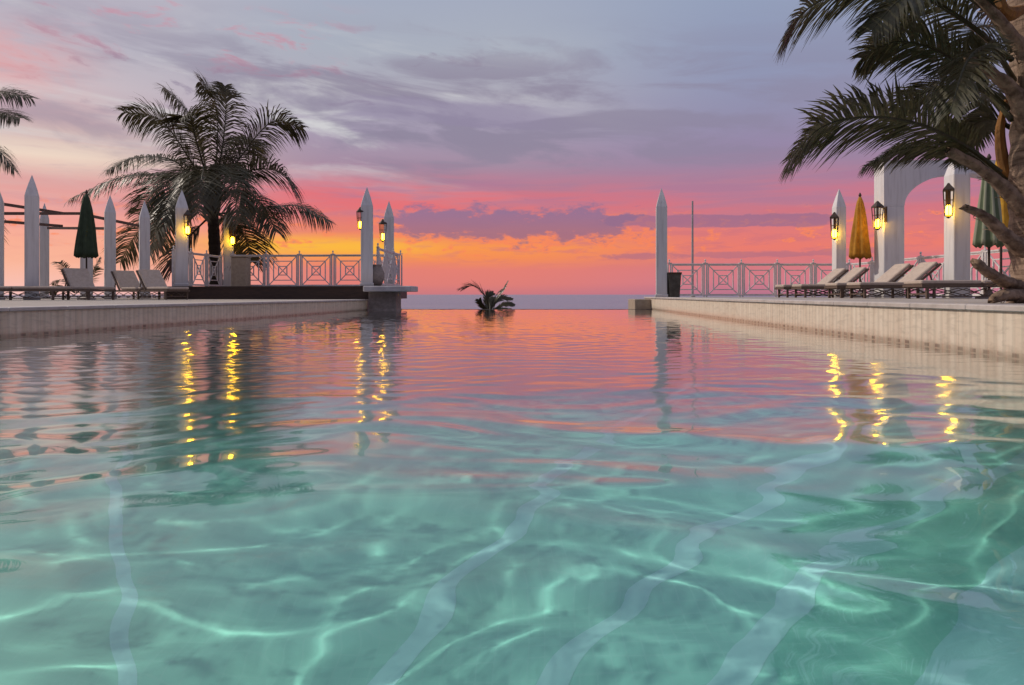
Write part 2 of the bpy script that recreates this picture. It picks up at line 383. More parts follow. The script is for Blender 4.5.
# water
r = random.Random(21)
ys = [Y0]
while ys[-1] < YF:
    y = ys[-1]
    ys.append(y+(0.10 if y < -0.5 else 0.024 if y < 6 else min(0.075, 0.024+(y-6)*0.006)))
ys[-1] = YF
ys = np.array(ys); nx = 340
u = np.linspace(0, 1, nx)
YY = np.repeat(ys[:, None], nx, 1)
XX = XL(ys)[:, None]*(1-u)[None, :]+XR(ys)[:, None]*u[None, :]
ZZ = np.zeros_like(XX)
WX = XX+0.10*np.sin(YY*1.9+1.0+0.7*XX)+0.07*np.sin(XX*2.7-YY*1.3)+0.04*np.sin(3.9*YY+2.6*XX+2.0)
WY = YY+0.12*np.sin(XX*2.1+0.4)+0.08*np.sin(XX*3.3+YY*1.7+2.2)+0.04*np.sin(5.1*XX-1.9*YY)
LONG = np.zeros_like(XX); MID = np.zeros_like(XX); FINE = np.zeros_like(XX)
for lam, a, A, p_, ph in ((1.15,1.15,0.0085,2.3,0.3),(0.86,1.9,0.0060,2.7,2.1),(0.70,1.62,0.0042,2.8,4.0),(0.58,1.25,0.0036,2.9,5.2),(0.50,2.1,0.0026,2.7,1.2),(0.40,1.5,0.0018,2.6,3.3),(0.33,1.85,0.0011,2.5,0.6),(1.7,1.8,0.010,1.6,0.9)):
    k = 2*PI/lam
    mod = 0.65+0.35*np.sin(0.9*XX*math.cos(a+1.4)+0.9*YY*math.sin(a+1.4)+ph*3)
    LONG += A*mod*np.exp(p_*(np.sin(k*(WX*math.cos(a)+WY*math.sin(a))+ph)-1))
for i in range(24):
    lam = r.uniform(0.30, 0.75); a = r.gauss(1.5, 0.75); k = 2*PI/lam
    MID += 0.0070/k*np.sin(k*(WX*math.cos(a)+WY*math.sin(a))+r.uniform(0, 6.283))
for i in range(40):
    lam = r.uniform(0.10, 0.30); a = r.gauss(1.5, 0.8); k = 2*PI/lam
    FINE += 0.0060/k*np.sin(k*(WX*math.cos(a)+WY*math.sin(a))+r.uniform(0, 6.283))
calm = np.clip((YY-1.7)/3.6, 0, 1); calm = calm*calm*(3-2*calm)
near = np.clip((4.0-YY)/2.5, 0, 1)
gust = 0.82+0.8*np.clip((-0.06*YY-XX+0.2)/2.2, 0, 1)*np.clip((YY-1.8)/2.0, 0, 1)-0.12*np.clip((XX-1.2)/1.5, 0, 1)
ZZ = LONG*(1-0.90*calm)+MID*(1-0.75*calm)*(1-0.5*near)+FINE*(1-0.75*near)*gust
nyy = len(ys)
V = np.stack([XX, YY, ZZ], -1).reshape(-1, 3).astype(np.float32)
idx = np.arange(nyy*nx).reshape(nyy, nx)
Q = np.stack([idx[:-1, :-1], idx[:-1, 1:], idx[1:, 1:], idx[1:, :-1]], -1).reshape(-1, 4)
me = bpy.data.meshes.new('pool_water'); me.vertices.add(len(V)); me.vertices.foreach_set('co', V.ravel())
me.loops.add(Q.size); me.loops.foreach_set('vertex_index', Q.ravel().astype(np.int32))
me.polygons.add(len(Q)); me.polygons.foreach_set('loop_start', np.arange(0, Q.size, 4, dtype=np.int32))
me.update(calc_edges=True); me.polygons.foreach_set('use_smooth', np.ones(len(Q), dtype=bool)); me.validate()
me.materials.append(MATS['pool_water'])
wat = bpy.data.objects.new('pool_water', me); COL.objects.link(wat); tag(wat, kind='structure')
wat.cycles.is_caustics_caster = True

# basin under the water
m = MB()
xl0, xr0, xl1, xr1 = XL(Y0)-0.02, XR(Y0)+0.02, XL(YF)-0.02, XR(YF)+0.02
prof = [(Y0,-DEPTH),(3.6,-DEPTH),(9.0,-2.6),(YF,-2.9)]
for (ya,za),(yb,zb) in zip(prof[:-1], prof[1:]):
    la_, ra_, lb_, rb_ = XL(ya)-0.02, XR(ya)+0.02, XL(yb)-0.02, XR(yb)+0.02
    m.poly([(la_,ya,za),(ra_,ya,za),(rb_,yb,zb),(lb_,yb,zb)])
    m.poly([(la_,ya,za),(lb_,yb,zb),(lb_,yb,-0.06),(la_,ya,-0.06)])
    m.poly([(ra_,ya,za),(ra_,ya,-0.06),(rb_,yb,-0.06),(rb_,yb,zb)])
m.poly([(xl0,Y0,-DEPTH),(xl0,Y0,0.02),(xr0,Y0,0.02),(xr0,Y0,-DEPTH)])
m.poly([(xl1,YF,-2.9),(xr1,YF,-2.9),(xr1,YF,-0.01),(xl1,YF,-0.01)])
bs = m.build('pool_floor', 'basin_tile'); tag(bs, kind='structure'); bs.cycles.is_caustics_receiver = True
# pale tile bands let into the floor
def FZ(y): return float(np.interp(y, [p[0] for p in prof], [p[1] for p in prof]))
def band(pts, wd):
    P = [floor_pt(*p) for p in pts]
    P[0] = P[0]-(P[1]-P[0]).normalized()*1.2; P[-1] = P[-1]+(P[-1]-P[-2]).normalized()*3.0
    C = spline(P, 40); m = MB(); prev = None
    for i, p in enumerate(C):
        t = C[min(i+1, 40)]-C[max(i-1, 0)]; n = Vector((-t.y, t.x, 0)).normalized()*wd/2
        a, b = p-n, p+n; a.z = FZ(a.y)+0.0008; b.z = FZ(b.y)+0.0008
        if prof[0][0] < p.y < 9 and XL(p.y)+0.1 < p.x < XR(p.y)-0.1:
            if prev: m.poly([prev[0], a, b, prev[1]])
            prev = (a, b)
        else: prev = None
    o = m.build('pool_floor_marking', 'band_tile'); tag(o, kind='structure'); o.cycles.is_caustics_receiver = True
band([(772,685),(858,545),(1000,475)], 0.085)
band([(578,685),(680,560),(790,480)], 0.075)
band([(398,685),(455,590),(545,495)], 0.07)
band([(140,685),(122,610),(122,550)], 0.045)
band([(1030,685),(1060,600),(1120,520)], 0.36)

# ------------------------------------------------------------------ terraces, walls, sea
def wall_along(p, q, h, thick, side, name, mat, z0=-3.0):
    """vertical pool wall with its face from p to q; thick goes to side (+1 left of the direction)"""
    p, q = Vector(p), Vector(q); L = (q-p).length; ang = math.atan2(q.y-p.y, q.x-p.x)
    m = MB(); m.box((0, 0 if side > 0 else -thick, z0), (L, thick if side > 0 else 0, h))
    o = m.build(name, mat, None, (p.x, p.y, 0), ang); return o, ang, L
rw, ra, rl = wall_along((XR(Y0), Y0), (XR(25.2), 25.2), RT-0.045, 0.5, -1, 'pool_wall', 'pool_wall_warm')
tag(rw, 'long warm beige tiled pool wall rising from the water beneath the lantern terrace', 'pool wall')
lw, la, ll = wall_along((XL(Y0), Y0), (XL(21.95), 21.95), LT-0.04, 0.5, 1, 'pool_wall', 'pool_wall_grey')
tag(lw, 'long greyish beige pool wall below the row of pencil posts and pergola beams', 'pool wall')
def coping(parent_like, L, z, th, side, ang, loc, mat):
    m = MB(); n = int(L/0.9); 
    for i in range(n):
        a, b = i*L/n+0.003, (i+1)*L/n-0.003
        y0, y1 = (-0.03, 0.47) if side > 0 else (-0.47, 0.03)
        m.box((a, y0, z), (b, y1, z+th), 0.008)
    return m.build('pool_coping', mat, None, loc, ang)
c1 = coping(rw, rl, RT-0.045, 0.05, -1, ra, rw.location, 'coping_stone'); tag(c1, kind='structure')
c2 = coping(lw, ll, LT-0.04, 0.045, 1, la, lw.location, 'coping_stone'); tag(c2, kind='structure')
m = MB()
m.loft([[(XR(Y0)+0.47,Y0,z),(12.4,Y0,z),(12.4,25.2,z),(XR(25.2)+0.47,25.2,z)] for z in (-9.3, RT)])
tag(m.build('terrace_ground', 'deck_stone'), kind='structure')
m = MB()
m.loft([[(-45,Y0,z),(XL(Y0)-0.44,Y0,z),(XL(21.95)-0.44,21.95,z),(-4.75,21.95,z),(-4.75,27.6,z),(-9,38,z),(-45,38,z)] for z in (-9.3, LT)])
tag(m.build('terrace_ground', 'deck_stone'), kind='structure')
m = MB(); m.box((-45,-14,-9.3), (12.4,Y0-0.0,0.36)); tag(m.build('terrace_ground', 'deck_stone'), kind='structure')
# far lip of the infinity edge and the low block in its right corner
m = MB(); m.box((-4.74, YF-0.005, -3.0), (XR(YF)-0.002, YF+0.32, 0.006), 0.004)
tag(m.build('pool_edge', 'dark_wood'), kind='structure')
m = MB(); m.box((at(633,24.0).x, 23.63, -3.0), (XR(24.0)-0.03, 25.0, 0.34), 0.012)
tag(m.build('ledge', 'pedestal_stone'), 'low beige masonry ledge beside the far tall post at the pool edge', 'ledge')
m = MB(); SZ = -9.0; m.poly([(-40000,-200,SZ),(40000,-200,SZ),(40000,50000,SZ),(-40000,50000,SZ)])
tag(m.build('sea', 'sea_water'), kind='structure')

# ------------------------------------------------------------------ pencil posts
def make_post(w, h, tip):
    m = MB(); c = 0.012
    def ring(k, z):
        a = w/2*k; e = c*k
        return [(-a+e,-a,z),(a-e,-a,z),(a,-a+e,z),(a,a-e,z),(a-e,a,z),(-a+e,a,z),(-a,a-e,z),(-a,-a+e,z)]
    m.loft([ring(1,0), ring(1,h-tip), ring(0.80,h-tip*0.74), ring(0.47,h-tip*0.40), ring(0.17,h-tip*0.13), ring(0.02,h)])
    b = MB(); p = w/2+0.03
    b.box((-p,-p,0), (p,p,0.10), 0.012)
    return m, b
FACE = 'face'
def post(px, d, base, top_py, w, label, group, rot=0.0, tip=0.62):
    P = at(px, d, z=base); h = EYE+(HY-top_py)*d/F-base
    if rot == FACE: rot = math.radians(33)
    o = thing('pencil_post', label, 'post', P, rot, group)
    a, b = make_post(w, h, tip); a.build('shaft', 'white_paint', o); b.build('plinth', 'white_paint', o)
    return o
G1, G2, G3 = 'pointed posts of the pergola', 'pointed posts on the timber platform', 'pointed posts on the lantern terrace'
post(-5, 20.6, LT, 181, 0.42, 'pointed white post cut by the photo edge, outermost of the pergola row', G1, FACE)
post(32, 20.2, LT, 175, 0.35, 'tallest pointed grey white post of the pergola, left of the green parasol', G1, FACE)
post(44.5, 26.4, LT, 203, 0.30, 'slim pointed post standing right behind the tallest pergola post', G1, FACE)
post(86.5, 23.2, LT, 192, 0.36, 'pointed post standing behind the closed dark green parasol', G1, FACE)
post(110, 24.2, LT, 195, 0.34, 'pointed post between the green parasol and the twin reclined loungers', G1, FACE)
post(144.5, 25.8, LT, 201, 0.34, 'pointed post behind the twin loungers, left of the lantern platform', G1, FACE)
PL = 0.77
post(182, 23.5, PL, 190, 0.38, 'pointed white post with a lantern at the front left of the platform', G2, math.radians(22))
post(228.5, 27.8, PL, 206, 0.37, 'pointed white post with a lantern beside the beige pedestal and palm', G2, math.radians(20))
post(367, 22.6, PL, 187, 0.38, 'tall pointed post with lantern above the stone pier at the platform front', G2, math.radians(10))
post(389, 26.0, PL, 201, 0.36, 'shorter pointed lantern post behind the one above the stone pier', G2, math.radians(9))
post(661.5, 22.7, RT, 188, 0.35, 'lone tall pointed post without lantern at the far pool corner', G3, math.radians(-10))
post(839, 23.5, RT, 189, 0.33, 'pointed lantern post just left of the ochre parasol', G3)
post(957, 17.0, RT, 150, 0.40, 'largest pointed lantern post between the archway and the green parasol', G3)

# archway
D = 20.1
o = thing('garden_archway', 'broad white masonry archway behind the lantern, right of the ochre parasol', 'archway', (0,0,0))
xa, xb = at(884, D).x, at(904.5, D).x; sp = 3.5; xc, xd = xb+sp, xb+sp+0.6; TH = 0.55
z0, zs, zt = RT, EYE+(HY-206)*D/F, RT+3.95
m = MB(); m.box((xa, D, z0), (xb, D+TH, zs), 0.012); m.build('pillar', 'white_paint', o)
m = MB(); m.box((xc, D, z0), (xd, D+TH, zs), 0.012); m.build('pillar', 'white_paint', o)
m = MB(); n = 24; arc = [(xb+sp/2-sp/2*math.cos(PI*i/n), zs+0.95*math.sin(PI*i/n)) for i in range(n+1)]
prof = [(xa, zs)]+arc+[(xd, zs), (xd, zt), (xa, zt)]
fr = [(x, D, z) for x, z in prof]; bk = [(x, D+TH, z) for x, z in prof]
for i in range(len(prof)):
    j = (i+1) % len(prof); m.poly([fr[i], bk[i], bk[j], fr[j]])
for i in range(n):
    a, b = arc[i], arc[i+1]; m.poly([(a[0],D,a[1]),(b[0],D,b[1]),(b[0],D,zt),(a[0],D,zt)]); m.poly([(a[0],D+TH,a[1]),(a[0],D+TH,zt),(b[0],D+TH,zt),(b[0],D+TH,b[1])])
for x0, x1 in ((xa, xb), (xc, xd)):
    m.poly([(x0,D,zs),(x1,D,zs),(x1,D,zt),(x0,D,zt)]); m.poly([(x0,D+TH,zs),(x0,D+TH,zt),(x1,D+TH,zt),(x1,D+TH,zs)])
m.build('arch', 'white_paint', o)

# ------------------------------------------------------------------ lanterns
def make_lantern():
    o = thing('wall_lantern', '', 'lantern')
    m = MB(); n = 4
    def ring(r, z): return [(math.cos(PI/4+PI/2*k)*r, math.sin(PI/4+PI/2*k)*r, z) for k in range(4)]
    m.loft([ring(0.150,0.56), ring(0.145,0.585), ring(0.06,0.67), ring(0.02,0.72)]); m.build('roof', 'bronze', o)
    m = MB()
    for k in range(4):
        a = Vector(ring(0.095,0.03)[k]); b = Vector(ring(0.135,0.56)[k]); m.bar(a, b, 0.016)
        c = Vector(ring(0.095,0.03)[(k+1) % 4]); d = Vector(ring(0.135,0.56)[(k+1) % 4])
        m.bar((a+c)/2, (b+d)/2, 0.010)
        m.bar(a, c, 0.016); m.bar(b, d, 0.016); m.bar(a.lerp(b, 0.62), c.lerp(d, 0.62), 0.010)
    m.build('cage', 'bronze', o)
    m = MB(); m.loft([ring(0.02,-0.03), ring(0.055,0.0), ring(0.055,0.022)]); m.build('base_cup', 'bronze', o)
    m = MB(); m.lathe([(0.03,0.024),(0.045,0.04),(0.056,0.09),(0.056,0.15),(0.044,0.215),(0.024,0.25)], 16); m.build('glass_globe', 'bulb_glow', o, smooth=True)
    m = MB(); m.tube([(0,0,0.30),(0,0,0.22)], 0.028, 8); m.bar((0,0,0.30), (0,0,0.565), 0.012); m.build('socket', 'bronze', o)
    m = MB(); m.box((0.215,-0.05,0.18), (0.245,0.05,0.58), 0.006); m.tube([(0.225,0,0.50),(0.16,0,0.54),(0.10,0,0.56)], 0.014, 6); m.build('bracket', 'bronze', o)
    return o
LAN = make_lantern(); first = True
def lantern(px, d, py_bot, py_top, rot, label):
    global first
    o = LAN if first else copy_tree(LAN); first = False
    P = at(px, d, py_bot); o.location = P; o.rotation_euler.z = rot
    k = ((py_bot-py_top)*d/F)/0.72; o.scale = (k, k, k)
    tag(o, label, 'lantern', 'lit lanterns on the white posts'); return o
lantern(187.5, 23.19, 235, 210, math.radians(118), 'lit lantern on the platform post nearest the twin loungers')
lantern(232.5, 27.42, 245, 222, math.radians(118), 'lit lantern on the post above the beige pedestal')
lantern(360.3, 22.45, 229, 207, math.radians(28), 'lit lantern on the post above the stone pier')
lantern(382.8, 25.85, 241, 219, math.radians(28), 'lit lantern on the rearmost platform post')
lantern(834.5, 23.13, 239, 212, math.radians(60), 'lit lantern hanging left of the ochre parasol')
lantern(877.5, 20.0, 229, 201, 0.15, 'lit lantern on the edge of the white archway')
lantern(948.5, 16.6, 217, 183, math.radians(60), 'largest lit lantern, on the big pointed post near the palm trunk')
lantern(1016, 19.7, 232, 205, PI/2, 'lit lantern on the archway, hidden behind the palm trunk')

# ------------------------------------------------------------------ railings
def panel_mesh(L, H, t=0.034):
    m = MB(); z0 = 0.09; z1 = H-0.03
    cx, cz = L/2, (z0+z1)/2; hw, hh = L/2-0.11, (z1-z0)/2
    def rect(k, th=t):
        a, b = hw*k, hh*k
        pts = [(cx-a,0,cz-b),(cx+a,0,cz-b),(cx+a,0,cz+b),(cx-a,0,cz+b)]
        for i in range(4):
            p, q = Vector(pts[i]), Vector(pts[(i+1) % 4]); e = (q-p).normalized()*th/2
            m.bar(p-e, q+e, th*(1+0.002*i), th*(1-0.004*i))
    rect(1.0); rect(0.66); rect(0.30)
    for sx in (-1, 1):
        for sz in (-1, 1): m.bar((cx+sx*hw*0.02, 0.001*sx, cz+sz*hh*0.02), (cx+sx*hw, 0.001*sx, cz+sz*hh), t*0.9)
    return m
def railing(A, B, H, n, label, ends=(True, True)):
    A, B = Vector(A), Vector(B); L = (B-A).length; ang = math.atan2(B.y-A.y, B.x-A.x); st = L/n
    o = thing('lattice_railing', label, 'railing', A, ang, 'white lattice railings')
    pm = panel_mesh(st, H); first_p = None; first_q = None
    q = MB(); q.box((-0.07,-0.03,0), (-0.025,0.03,H)); q.box((0.025,-0.03,0), (0.07,0.03,H)); q.box((-0.085,-0.045,H+0.034), (0.085,0.045,H+0.06))
    q.lathe([(0.02,H+0.061),(0.035,H+0.09),(0.012,H+0.11),(0.035,H+0.14),(0.03,H+0.165),(0.005,H+0.19)], 8)
    for i in range(n):
        if first_p is None: first_p = c = pm.build('panel', 'rail_paint', o)
        else: c = first_p.copy(); COL.objects.link(c); c.parent = o
        c.location = (i*st, 0, 0)
    for i in range(n+1):
        if (i == 0 and not ends[0]) or (i == n and not ends[1]): continue
        if first_q is None: first_q = c = q.build('post', 'rail_paint', o)
        else: c = first_q.copy(); COL.objects.link(c); c.parent = o
        c.location = (i*st, 0, 0)
    m = MB(); m.box((-0.02,-0.035,H-0.012), (L+0.02,0.035,H+0.033), 0.006); m.build('handrail', 'rail_paint', o)
    m = MB(); m.box((0,-0.024,0.045), (L,0.024,0.085)); m.build('bottom_rail', 'rail_paint', o)
    return o
bx0, bx1 = at(170, 27.6).x, at(400.5, 26.5).x
railing((at(233,26.9).x,26.9,PL), (bx1,26.5,PL), 1.22, 5, 'white lattice railing along the seaward back of the timber platform')
railing((at(377,22.6).x,22.75,PL), (bx1,26.4,PL), 1.22, 3, 'white lattice railing on the platform side above the stone pier', (True, False))
railing((at(173,23.7).x,23.75,PL), (at(222,27.4).x,27.3,PL), 1.20, 3, 'white lattice railing on the platform side below the big palm')
railing((5.55,24.7,RT), (11.9,24.7,RT), 1.15, 5, 'white lattice railing between the lone tall post and ochre parasol')
railing((11.95,24.6,RT), (11.7,10.4,RT), 1.15, 10, 'white lattice railing behind the loungers and archway', (False, True))

# ------------------------------------------------------------------ timber platform, stone pier
P6 = at(170, 23.0); P8 = at(363, 22.35)
o = thing('timber_platform', 'raised dark timber platform carrying the lantern posts and lattice railings', 'platform', (0,0,0))
m = MB(); quad = [(P6.x-0.2,23.0),(P8.x,22.3),(P8.x+0.05,22.3),(bx1+0.15,22.3),(bx1+0.2,26.8),(at(168,27.7).x-0.2,27.8)]
m.loft([[(x,y,z) for x, y in quad] for z in (LT+0.002, PL-0.06)]); m.build('fascia', 'dark_wood', o)
m = MB(); cxm = sum(x for x, y in quad)/6; cym = sum(y for x, y in quad)/6
m.loft([[(cxm+(x-cxm)*1.008, cym+(y-cym)*1.015, z) for x, y in quad] for z in (PL-0.057, PL-0.002)]); m.build('deck_boards', 'dark_wood', o)
o = thing('stone_pier', 'squat stone pier with white overhanging slab at the left end of the pool edge', 'pier', (0,0,0))
m = MB(); x0, x1 = at(368.5,21.9).x, at(396,21.9).x
m.loft([[(x0-e,21.9-e,z),(x1+e,21.9-e,z),(x1+e,22.9,z),(x0-e,22.9,z)] for z, e in ((-2.0,0.10),(0.0,0.03),(0.06,0.0),(0.585,0.0))]); m.build('pier_block', 'clay', o)
m = MB(); m.box((at(364,21.7).x,21.55,0.588), (at(412,21.7).x,23.1,0.765), 0.02); m.build('slab', 'slab_concrete', o)

# pedestal, urn, bin, pole
o = thing('pedestal_planter', 'square beige stone pedestal at the foot of a platform post', 'pedestal', at(241, 26.2, z=PL))
m = MB(); m.box((-0.28,-0.25,0), (0.28,0.25,1.10), 0.02); m.build('body', 'pedestal_stone', o)
m = MB(); m.box((-0.30,-0.27,1.103), (0.30,0.27,1.17), 0.015); m.build('cap', 'pedestal_stone', o)
m = MB(); m.lathe([(0.10,0),(0.16,0.05),(0.24,0.25),(0.25,0.42),(0.17,0.60),(0.13,0.66),(0.17,0.70),(0.12,0.70)], 18)
tag(m.build('clay_urn', 'clay', None, at(377, 22.75, z=PL), smooth=True), 'round grey clay urn tucked beside the post above the stone pier', 'urn')
o = thing('waste_bin', 'dark tapered waste bin beside the lone tall post', 'bin', at(673.5, 22.6, z=RT))
m = MB()
def sq(r, z): return [(-r,-r,z),(r,-r,z),(r,r,z),(-r,r,z)]
m.loft([sq(0.16,0), sq(0.20,0.74)]); m.build('body', 'bin_metal', o)
m = MB(); m.loft([sq(0.215,0.743), sq(0.22,0.80), sq(0.18,0.803), sq(0.175,0.76)]); m.build('rim', 'bronze', o)
P = at(692.5, 24.95, z=RT)
o = thing('flag_pole', 'thin bare grey pole rising behind the far lattice railing', 'pole', P)
m = MB(); m.tube([(0,0,0),(0,0,1.2),(0,0,EYE+(HY-201)*24.95/F-RT)], [0.045,0.042,0.032], 10); m.build('shaft', 'steel', o)
m = MB(); m.lathe([(0.10,0),(0.10,0.03),(0.06,0.05)], 12); m.build('base_plate', 'steel', o)

# ------------------------------------------------------------------ pergola beams
G = 'thin beams of the pergola'
def beam(a, b, r, label):
    m = MB(); m.bar(a, b, r, r*1.3); tag(m.build('pergola_beam', 'beam_wood'), label, 'beam', G)
beam(at(-30,20.6,199), at(64,25.5,213.5), 0.07, 'highest pergola beam, running from the photo edge to the slim post')
beam(at(-30,20.4,213.5), at(86,23.4,213.5), 0.07, 'pergola beam ending behind the tip of the green parasol')
beam(at(86,23.5,215), at(140,25.9,226), 0.07, 'pergola beam running from the green parasol to the post behind twin loungers')
beam(at(-30,20.8,219), at(62,25.2,226), 0.07, 'pergola beam below the others at the photo edge')
beam(at(48,26.2,228), at(112,24.5,228.5), 0.07, 'lowest pergola beam, crossing behind the green parasol')

# ------------------------------------------------------------------ loungers
def make_lounger(back_deg):
    """head towards +x, foot at x = 0; 1.95 m long, seat 0.33 m high"""
    o = thing('sun_lounger', '', 'sun lounger')
    W = 0.33; S = 0.30; hx = 1.25; bl = 0.80
    m = MB()
    for sy in (-1, 1): m.box((0,sy*W-0.025,S-0.06), (1.95,sy*W+0.025,S))
    for x in (0.0, 0.65, 1.25, 1.90): m.box((x+0.002,-W+0.026,S-0.055), (x+0.05,W-0.026,S-0.004))
    m.build('frame', 'lounger_frame', o)
    l0 = None
    for x in (0.12, 1.75):
        for sy in (-1, 1):
            mm = MB(); mm.bar((0,0,0), (0,0,S-0.062), 0.05)
            if l0 is None: l0 = c = mm.build('leg', 'lounger_frame', o)
            else: c = l0.copy(); COL.objects.link(c); c.parent = o
            c.location = (x, sy*W, 0)
    m = MB()
    for x in (0.12, 1.75): m.bar((x,-W+0.03,0.10), (x,W-0.03,0.10), 0.03)
    for sy in (-1, 1):
        for a, b in ((0.15, 0.75), (0.75, 1.35), (1.35, 1.72)):
            m.bar((a,sy*W,0.06), (b,sy*W,S-0.08), 0.016); m.bar((b,sy*W+0.003,0.06), (a,sy*W+0.003,S-0.08), 0.016)
        m.bar((0.12,sy*W,0.05), (1.75,sy*W,0.05), 0.02)
    m.build('brace', 'lounger_frame', o)
    m = MB(); m.box((0.0,-W,S+0.003), (hx-0.01,W,S+0.085), 0.02); m.build('cushion', 'lounger_cloth', o)
    a = math.radians(back_deg); ca, sa = math.cos(a), math.sin(a)
    def Rr(p): return (hx+p[0]*ca-p[2]*sa, p[1], S+0.004+p[0]*sa+p[2]*ca)
    m = MB(); m.box((0.02,-W,0.0), (bl,W,0.08), 0.02); m.v = [Rr(p) for p in m.v]; bk = m.build('backrest', 'lounger_cloth', o)
    m = MB()
    for sy in (-1, 1): m.box((0,sy*(W+0.012)-0.022,-0.05), (bl+0.02,sy*(W+0.012)+0.022,-0.003))
    m.box((bl-0.03,-W+0.012,-0.05), (bl+0.018,W-0.012,-0.004)); m.v = [Rr(p) for p in m.v]; m.build('back_frame', 'lounger_frame', bk)
    if back_deg > 10:
        m = MB()
        for sy in (-1, 1):
            p = Rr((0.5, sy*(W-0.05), -0.05)); m.bar(p, (1.80, sy*(W-0.05), S-0.06), 0.025)
        p = Rr((0.5, 0, -0.05)); m.bar((p[0],-W+0.03,p[2]), (p[0],W-0.03,p[2]), 0.022); m.build('prop', 'lounger_frame', o)
    return o
LG = {}
def lounger(hinge_px, d, base, deg, mirror, label, group, turn=0.0):
    if deg not in LG: LG[deg] = o = make_lounger(deg)
    else: o = copy_tree(LG[deg])
    P = at(hinge_px, d, z=base)
    rot = (PI if mirror else 0.0)+turn
    off = Matrix.Rotation(rot, 3, 'Z') @ Vector((1.25,0,0))
    o.location = P-off; o.rotation_euler.z = rot; tag(o, label, 'sun lounger', group)
LR, LL = 'sun loungers on the lantern terrace', 'sun loungers by the pergola'
lounger(821, 20.9, RT, 40, False, 'reclined sun lounger left of the ochre parasol, farther of that pair', LR)
lounger(840, 20.0, RT, 40, False, 'reclined sun lounger in front of the ochre parasol pole, nearer of that pair', LR)
lounger(880, 17.7, RT, 40, False, 'reclined sun lounger in front of the archway pillar, farther of that pair', LR)
lounger(905, 16.8, RT, 40, False, 'reclined sun lounger left of the largest pointed post', LR)
lounger(972, 14.6, RT, 0, False, 'flat sun lounger before the foot of the palm trunk', LR)
lounger(83, 20.6, LT, 48, True, 'reclined sun lounger standing alone under the green parasol', LL, -0.62)
lounger(131, 22.6, LT, 48, True, 'reclined sun lounger of the twin pair, the one nearer the pergola', LL, -0.62)
lounger(157, 21.7, LT, 48, True, 'reclined sun lounger of the twin pair, the one nearer the platform', LL, -0.62)
lounger(20, 19.4, LT, 0, True, 'flat sun lounger before the tallest pergola post', LL)

# ------------------------------------------------------------------ closed parasols
def parasol(px, d, base, top_py, bot_py, wd, canvas, label, name='closed_parasol', tilt=0.0):
    P = at(px, d, z=base); zt = EYE+(HY-top_py)*d/F-base; zb = EYE+(HY-bot_py)*d/F-base
    o = thing(name, label, 'parasol', P, random.uniform(0, 3), 'closed parasols'); o.rotation_euler.y = tilt
    m = MB(); m.tube([(0,0,0.04),(0,0,zt+0.02)], 0.025, 8); m.build('pole', 'dark_wood', o)
    m = MB(); m.lathe([(0.25,0),(0.25,0.05),(0.10,0.08),(0.04,0.20)], 16); m.build('base', 'slab_concrete', o)
    n = 48; m = MB(); L = zt-zb
    pr = [(0.03,zt),(0.075,zt-0.08*L),(0.11,zt-0.2*L),(0.14,zt-0.38*L),(0.17,zt-0.55*L),(0.20,zt-0.75*L),(0.225,zt-0.92*L),(0.235,zb)]
    k0 = wd/2/0.235
    def wob(k, z):
        t = (zt-z)/L; return 1+0.16*min(1, t*2.5)*math.sin(k*8*2*PI/n)+0.05*math.sin(k*3*2*PI/n+z*4)
    rings = [[(math.cos(2*PI*k/n)*r_*k0*wob(k, z), math.sin(2*PI*k/n)*r_*k0*wob(k, z), z+(0.04*math.sin(k*8*2*PI/n) if z == zb else 0)) for k in range(n)] for r_, z in pr]
    rings.append([(x*0.8, y*0.8, z+0.05) for x, y, z in rings[-1]])
    m.loft(rings); cn = m.build('canopy', canvas, o, smooth=True)
    m = MB(); m.lathe([(0.03,zt+0.01),(0.045,zt+0.05),(0.03,zt+0.09),(0.01,zt+0.13)], 10); m.build('finial', 'dark_wood', o)
    return o
parasol(86.5, 21.3, LT, 194, 257, 0.58, 'green_canvas', 'closed dark green parasol before a pergola post')
parasol(860, 20.8, RT, 197, 258, 0.56, 'ochre_canvas', 'closed ochre parasol between two lantern posts')
parasol(989, 14.6, RT, 160, 246, 0.52, 'green_stripe_canvas', 'closed green striped parasol left of the leaning palm trunk')
parasol(1001, 15.6, RT, 150, 238, 0.50, 'yellow_canvas', 'closed yellow parasol half hidden behind the palm trunk')

